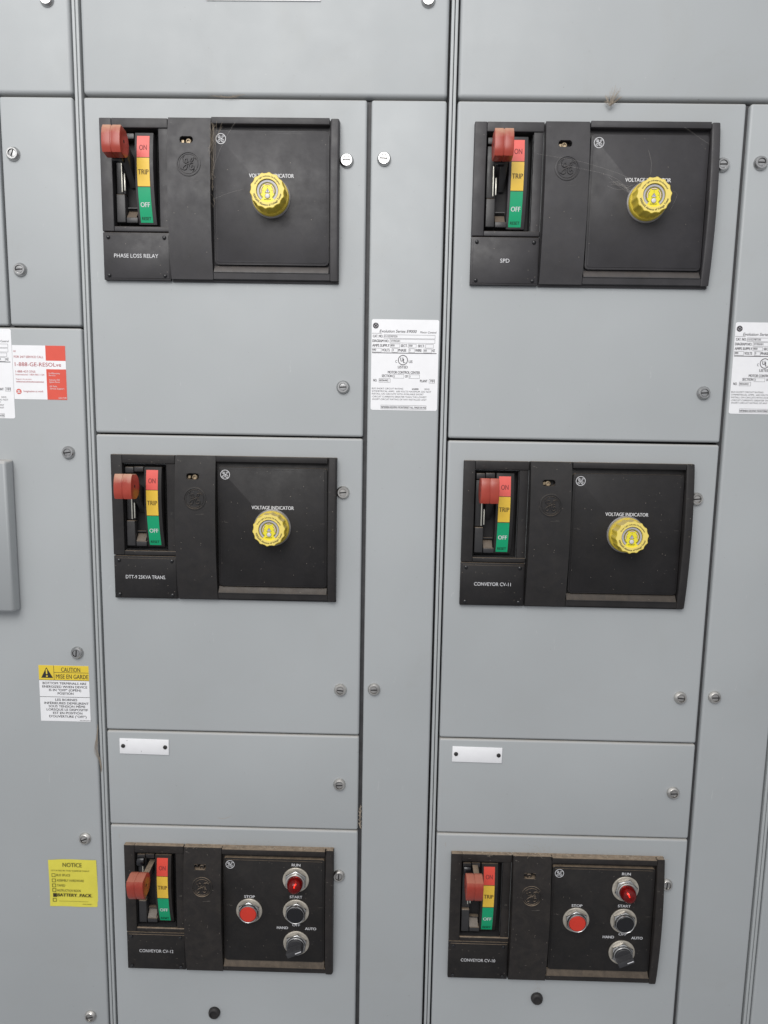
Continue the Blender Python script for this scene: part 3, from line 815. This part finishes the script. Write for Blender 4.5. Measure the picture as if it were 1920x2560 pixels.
# ------------------------------------------------------------------ cobwebs, dust and debris
def strands(name, label, lines, r, mat='web', jitter=.03, cat='cobweb'):
    m = MB()
    for L in lines:
        P = smooth_path([tuple(c+random.uniform(-jitter, jitter) for c in p) for p in L], 5)
        m.tube([(x, y, z) for x, y, z in P], r, 4)
    cx, cy, cz = lines[0][0]
    o = m.build(name, mat); o.location = W(0, ZB, 0); return tag(o, label, cat)
L = []
for i in range(20):
    y = -1.5-random.random()*4.6; x = 7.22+random.random()*.16
    L.append([(x-.1*random.random(), y, .66), (x+random.uniform(-.1, .1), y-.12, .5), (x+.12*random.random(), y-random.uniform(.1, .35), .62)])
for i in range(10):
    L.append([(7.1+random.random()*.9, -1.4-random.random()*.3, .5), (7.3+random.random()*.3, -1.9-random.random(), .6), (7.15+random.random()*.2, -2.6-random.random()*2.2, .66)])
strands('cobweb', 'tangled cobweb down the seam of the phase loss relay panel', L, .0042)
strands('cobweb', 'long cobweb thread across the corner of the phase loss relay panel', [[(8.6, -1.5, .7), (8.0, -2.5, .8), (7.5, -3.6, .75), (7.25, -4.3, .6)], [(7.3, -5.3, .5), (8.2, -5.0, .6), (9.0, -4.85, .7)]], .003, 'web_pale', .01)
L = [[(24.4, -2.9, .7), (26.6, -3.3, .8), (28.6, -3.9, .9), (29.6, -4.5, 1.2)], [(25.5, -3.4, .7), (28.3, -4.0, .8), (29.4, -4.9, 1.0)]]
for i in range(9): L.append([(28.2+random.random()*.5, -3.9-random.random()*.5, .45), (28.8+random.random()*.4, -4.2-random.random()*.4, .6), (29.3+random.random()*.3, -4.4-random.random()*.6, .8)])
L += [[(30.3, -2.6, .5), (30.35, -3.3, .8), (30.2, -4.1, 1.3)], [(32.0, -1.5, .6), (33.4, -2.3, .6)], [(31.35, -4.9, 1.3), (31.7, -5.0, 1.1), (31.5, -5.7, .8)]]
strands('cobweb', 'fine cobweb stretched onto the yellow knob of the SPD panel', L, .0026, 'web_pale', .02)
L = []
for i in range(11):
    a = random.uniform(-.9, .5); l = random.uniform(.2, 1.0)
    L.append([(28.2+random.uniform(-.3, .3), -.05, .15), (28.25, -.28, .3), (28.4+a*.3, .1, .3), (28.4+a*.6+.25, .25+l*.5, .2)])
for i in range(10):
    L.append([(27.7+random.random(), .25, .15), (28.2, -.25-random.random()*.1, .3), (28.8, .15, .2)])
strands('cobweb', 'tan tuft of web hanging over the door joint above the SPD panel', L, .006, 'web', .04)
L = []
for i in range(9): L.append([(-.30+random.random()*.06, -35.2-random.random()*1.2, -.05), (-.48+random.random()*.2, -36.6-random.random()*.4, .06), (-.24+random.random()*.1, -37.5, .0), (-.12, -37.9-random.random()*.4, .0)])
strands('cobweb', 'dry web bundle in the seam beside the caution label', L, .007, 'web', .03)
L = []
for i in range(22):
    y = -40.0-random.random()*1.6; L.append([(15.5+random.random()*.2, y, -.1), (15.6, y-.15, .0), (15.5+random.random()*.2, y-.3, -.05)])
strands('cobweb', 'clump of dry web in the dark gap beside the CV-12 door', L, .012, 'web', .02)
strands('cobweb', 'wisps of web on the door joint above the phase loss relay panel', [[(7+random.random()*1.6, .1, .05), (7.6+random.random(), -.02, .12), (8.2+random.random()*.8, .18, .05)] for i in range(9)], .004, 'web', .03)

def duststuff(name, label, X, Y, wx, n, h, mat='web'):
    m = MB()
    for i in range(n):
        x = wx[0]+(wx[1]-wx[0])*random.random(); d = random.uniform(.01, h)*(.4+.6*math.sin(x*1.7)**2); z = random.uniform(.0, .30)
        y = -1.13+d*.15
        a = random.random()*6
        m.add([(x+d*1.6*math.cos(a), y, z+d*math.sin(a)), (x+d*1.6*math.cos(a+2.1), y+.002, z+d*math.sin(a+2.1)), (x+d*1.6*math.cos(a+4.2), y, z+d*math.sin(a+4.2)), (x, y+d*.6, z)],
              [(0, 1, 3), (1, 2, 3), (2, 0, 3)])
    for i in range(n//8):
        x = wx[0]+(wx[1]-wx[0])*random.random(); l = random.uniform(.1, .5); dy = random.uniform(-.15, .12)
        q = random.choice((-1, -.4, .5, 1)); m.tube([(x, -1.10, .05+.3*random.random()), (x+q*l*.5, -1.08+dy*.3, .2+.25*random.random()), (x+q*l, -1.12+dy, .40)], .005, 4)
    o = m.build(name, mat); o.location = W(X, Y+ZB, 0); tag(o, label, 'dust', kind='stuff')
duststuff('dust', 'tan dust lying along the top of the CV-12 panel', 0, J3, (4.9, 14.0), 170, .045)
duststuff('dust', 'tan dust lying thickly along the top of the CV-10 panel', 20, J3, (3.0, 14.0), 300, .055)
duststuff('dust', 'thin dust on the top edge of the CV-11 panel', 20, J1, (5, 14.0), 60, .035)

def stain(name, label, X, Y, w, h, n, mat='web', z=.006, seed=1):
    rnd = random.Random(seed); m = MB()
    for i in range(n):
        x = rnd.gauss(0, w*.4); y = -abs(rnd.gauss(0, h*.5)) if h > 0 else abs(rnd.gauss(0, -h*.5)); a = rnd.random()*6; d = rnd.uniform(.006, .022)
        m.add([(x+d*math.cos(a+k*2.09)*(.6 if k else 1.8), y+d*math.sin(a+k*2.09), z) for k in range(3)], [(0, 1, 2)])
    o = m.build(name, mat); o.location = W(X, Y+ZB, 0); tag(o, label, 'dirt', kind='stuff')
stain('dirt_specks', 'brown dirt specks sprinkled on the door above the CV-10 panel', 26.6, J3-1.1, 1.3, -.9, 150, 'web', .006, 3)
stain('dirt_specks', 'brown dirt specks on the blank door joint above the CV-12 panel', 8.5, J3-1.12, 3.2, -.35, 90, 'web', .006, 5)
stain('dirt_specks', 'brown drip of dirt above the plug under the CV-10 panel', 26.85, -51.2, .25, 1.6, 70, 'web', .006, 8)
# ------------------------------------------------------------------ camera
R = ((0.9997151438461266, 0.01712817359981739, -0.016620975719043227), (0.019004874013602135, -0.9925615561899022, 0.12025128663597368), (-0.014437656611985763, -0.12053291186648776, -0.9926043377038709))
C = (17.26320643, -17.6190723, 36.33140096)
v = lambda a: Vector((a[0], -a[2], a[1]))
cx, cy, cz = v(R[0]), -v(R[1]), -v(R[2])
mat = Matrix(((cx.x, cy.x, cz.x), (cx.y, cy.y, cz.y), (cx.z, cy.z, cz.z))).to_4x4()
mat.translation = W(C[0], C[1]+ZB, C[2])
cam = bpy.data.cameras.new('camera'); co = bpy.data.objects.new('camera', cam); col.objects.link(co); co.matrix_world = mat
cam.sensor_fit = 'VERTICAL'; cam.sensor_height = 24; cam.sensor_width = 18; cam.lens = 1600/2560*24
cam.clip_start = .02; cam.clip_end = 50
sc.camera = co

# ------------------------------------------------------------------ light
w = bpy.data.worlds.new('World'); sc.world = w; w.use_nodes = True
nt = w.node_tree; bg = nt.nodes['Background']
tc = nt.nodes.new('ShaderNodeTexCoord'); sx = nt.nodes.new('ShaderNodeSeparateXYZ'); mr = nt.nodes.new('ShaderNodeMapRange')
nt.links.new(tc.outputs['Generated'], sx.inputs[0]); m1 = nt.nodes.new('ShaderNodeMath'); m1.operation = 'MULTIPLY_ADD'
nt.links.new(sx.outputs[0], m1.inputs[0]); m1.inputs[1].default_value = -.30; nt.links.new(sx.outputs[2], m1.inputs[2]); nt.links.new(m1.outputs[0], mr.inputs[0])
mr.inputs[1].default_value = -.6; mr.inputs[2].default_value = .7; mr.inputs[3].default_value = .28; mr.inputs[4].default_value = .90
mx = nt.nodes.new('ShaderNodeMix'); mx.data_type = 'RGBA'
mx.inputs[6].default_value = (.90, .93, 1, 1); mx.inputs[7].default_value = (1, 1, 1, 1)
nt.links.new(mr.outputs[0], mx.inputs[0]); nt.links.new(mx.outputs[2], bg.inputs[0]); nt.links.new(mr.outputs[0], bg.inputs[1])
def area(name, loc, to, sx_, sy_, power, colr):
    L = bpy.data.lights.new(name, 'AREA'); L.shape = 'ELLIPSE'; L.size = sx_*S; L.size_y = sy_*S; L.energy = power; L.color = colr
    o = bpy.data.objects.new(name, L); col.objects.link(o); p = W(loc[0], loc[1]+ZB, loc[2]); q = W(to[0], to[1]+ZB, to[2])
    o.location = p; o.rotation_euler = (q-p).to_track_quat('-Z', 'Y').to_euler(); return o
area('ceiling_light', (0, 32, 66), (12, -18, 0), 74, 54, 38, (1, .985, .96))

sc.render.engine = 'CYCLES'
sc.view_settings.view_transform = 'Standard'; sc.view_settings.look = 'None'
sc.view_settings.exposure = 0; sc.view_settings.gamma = 1
sc.render.resolution_x = 768; sc.render.resolution_y = 1024
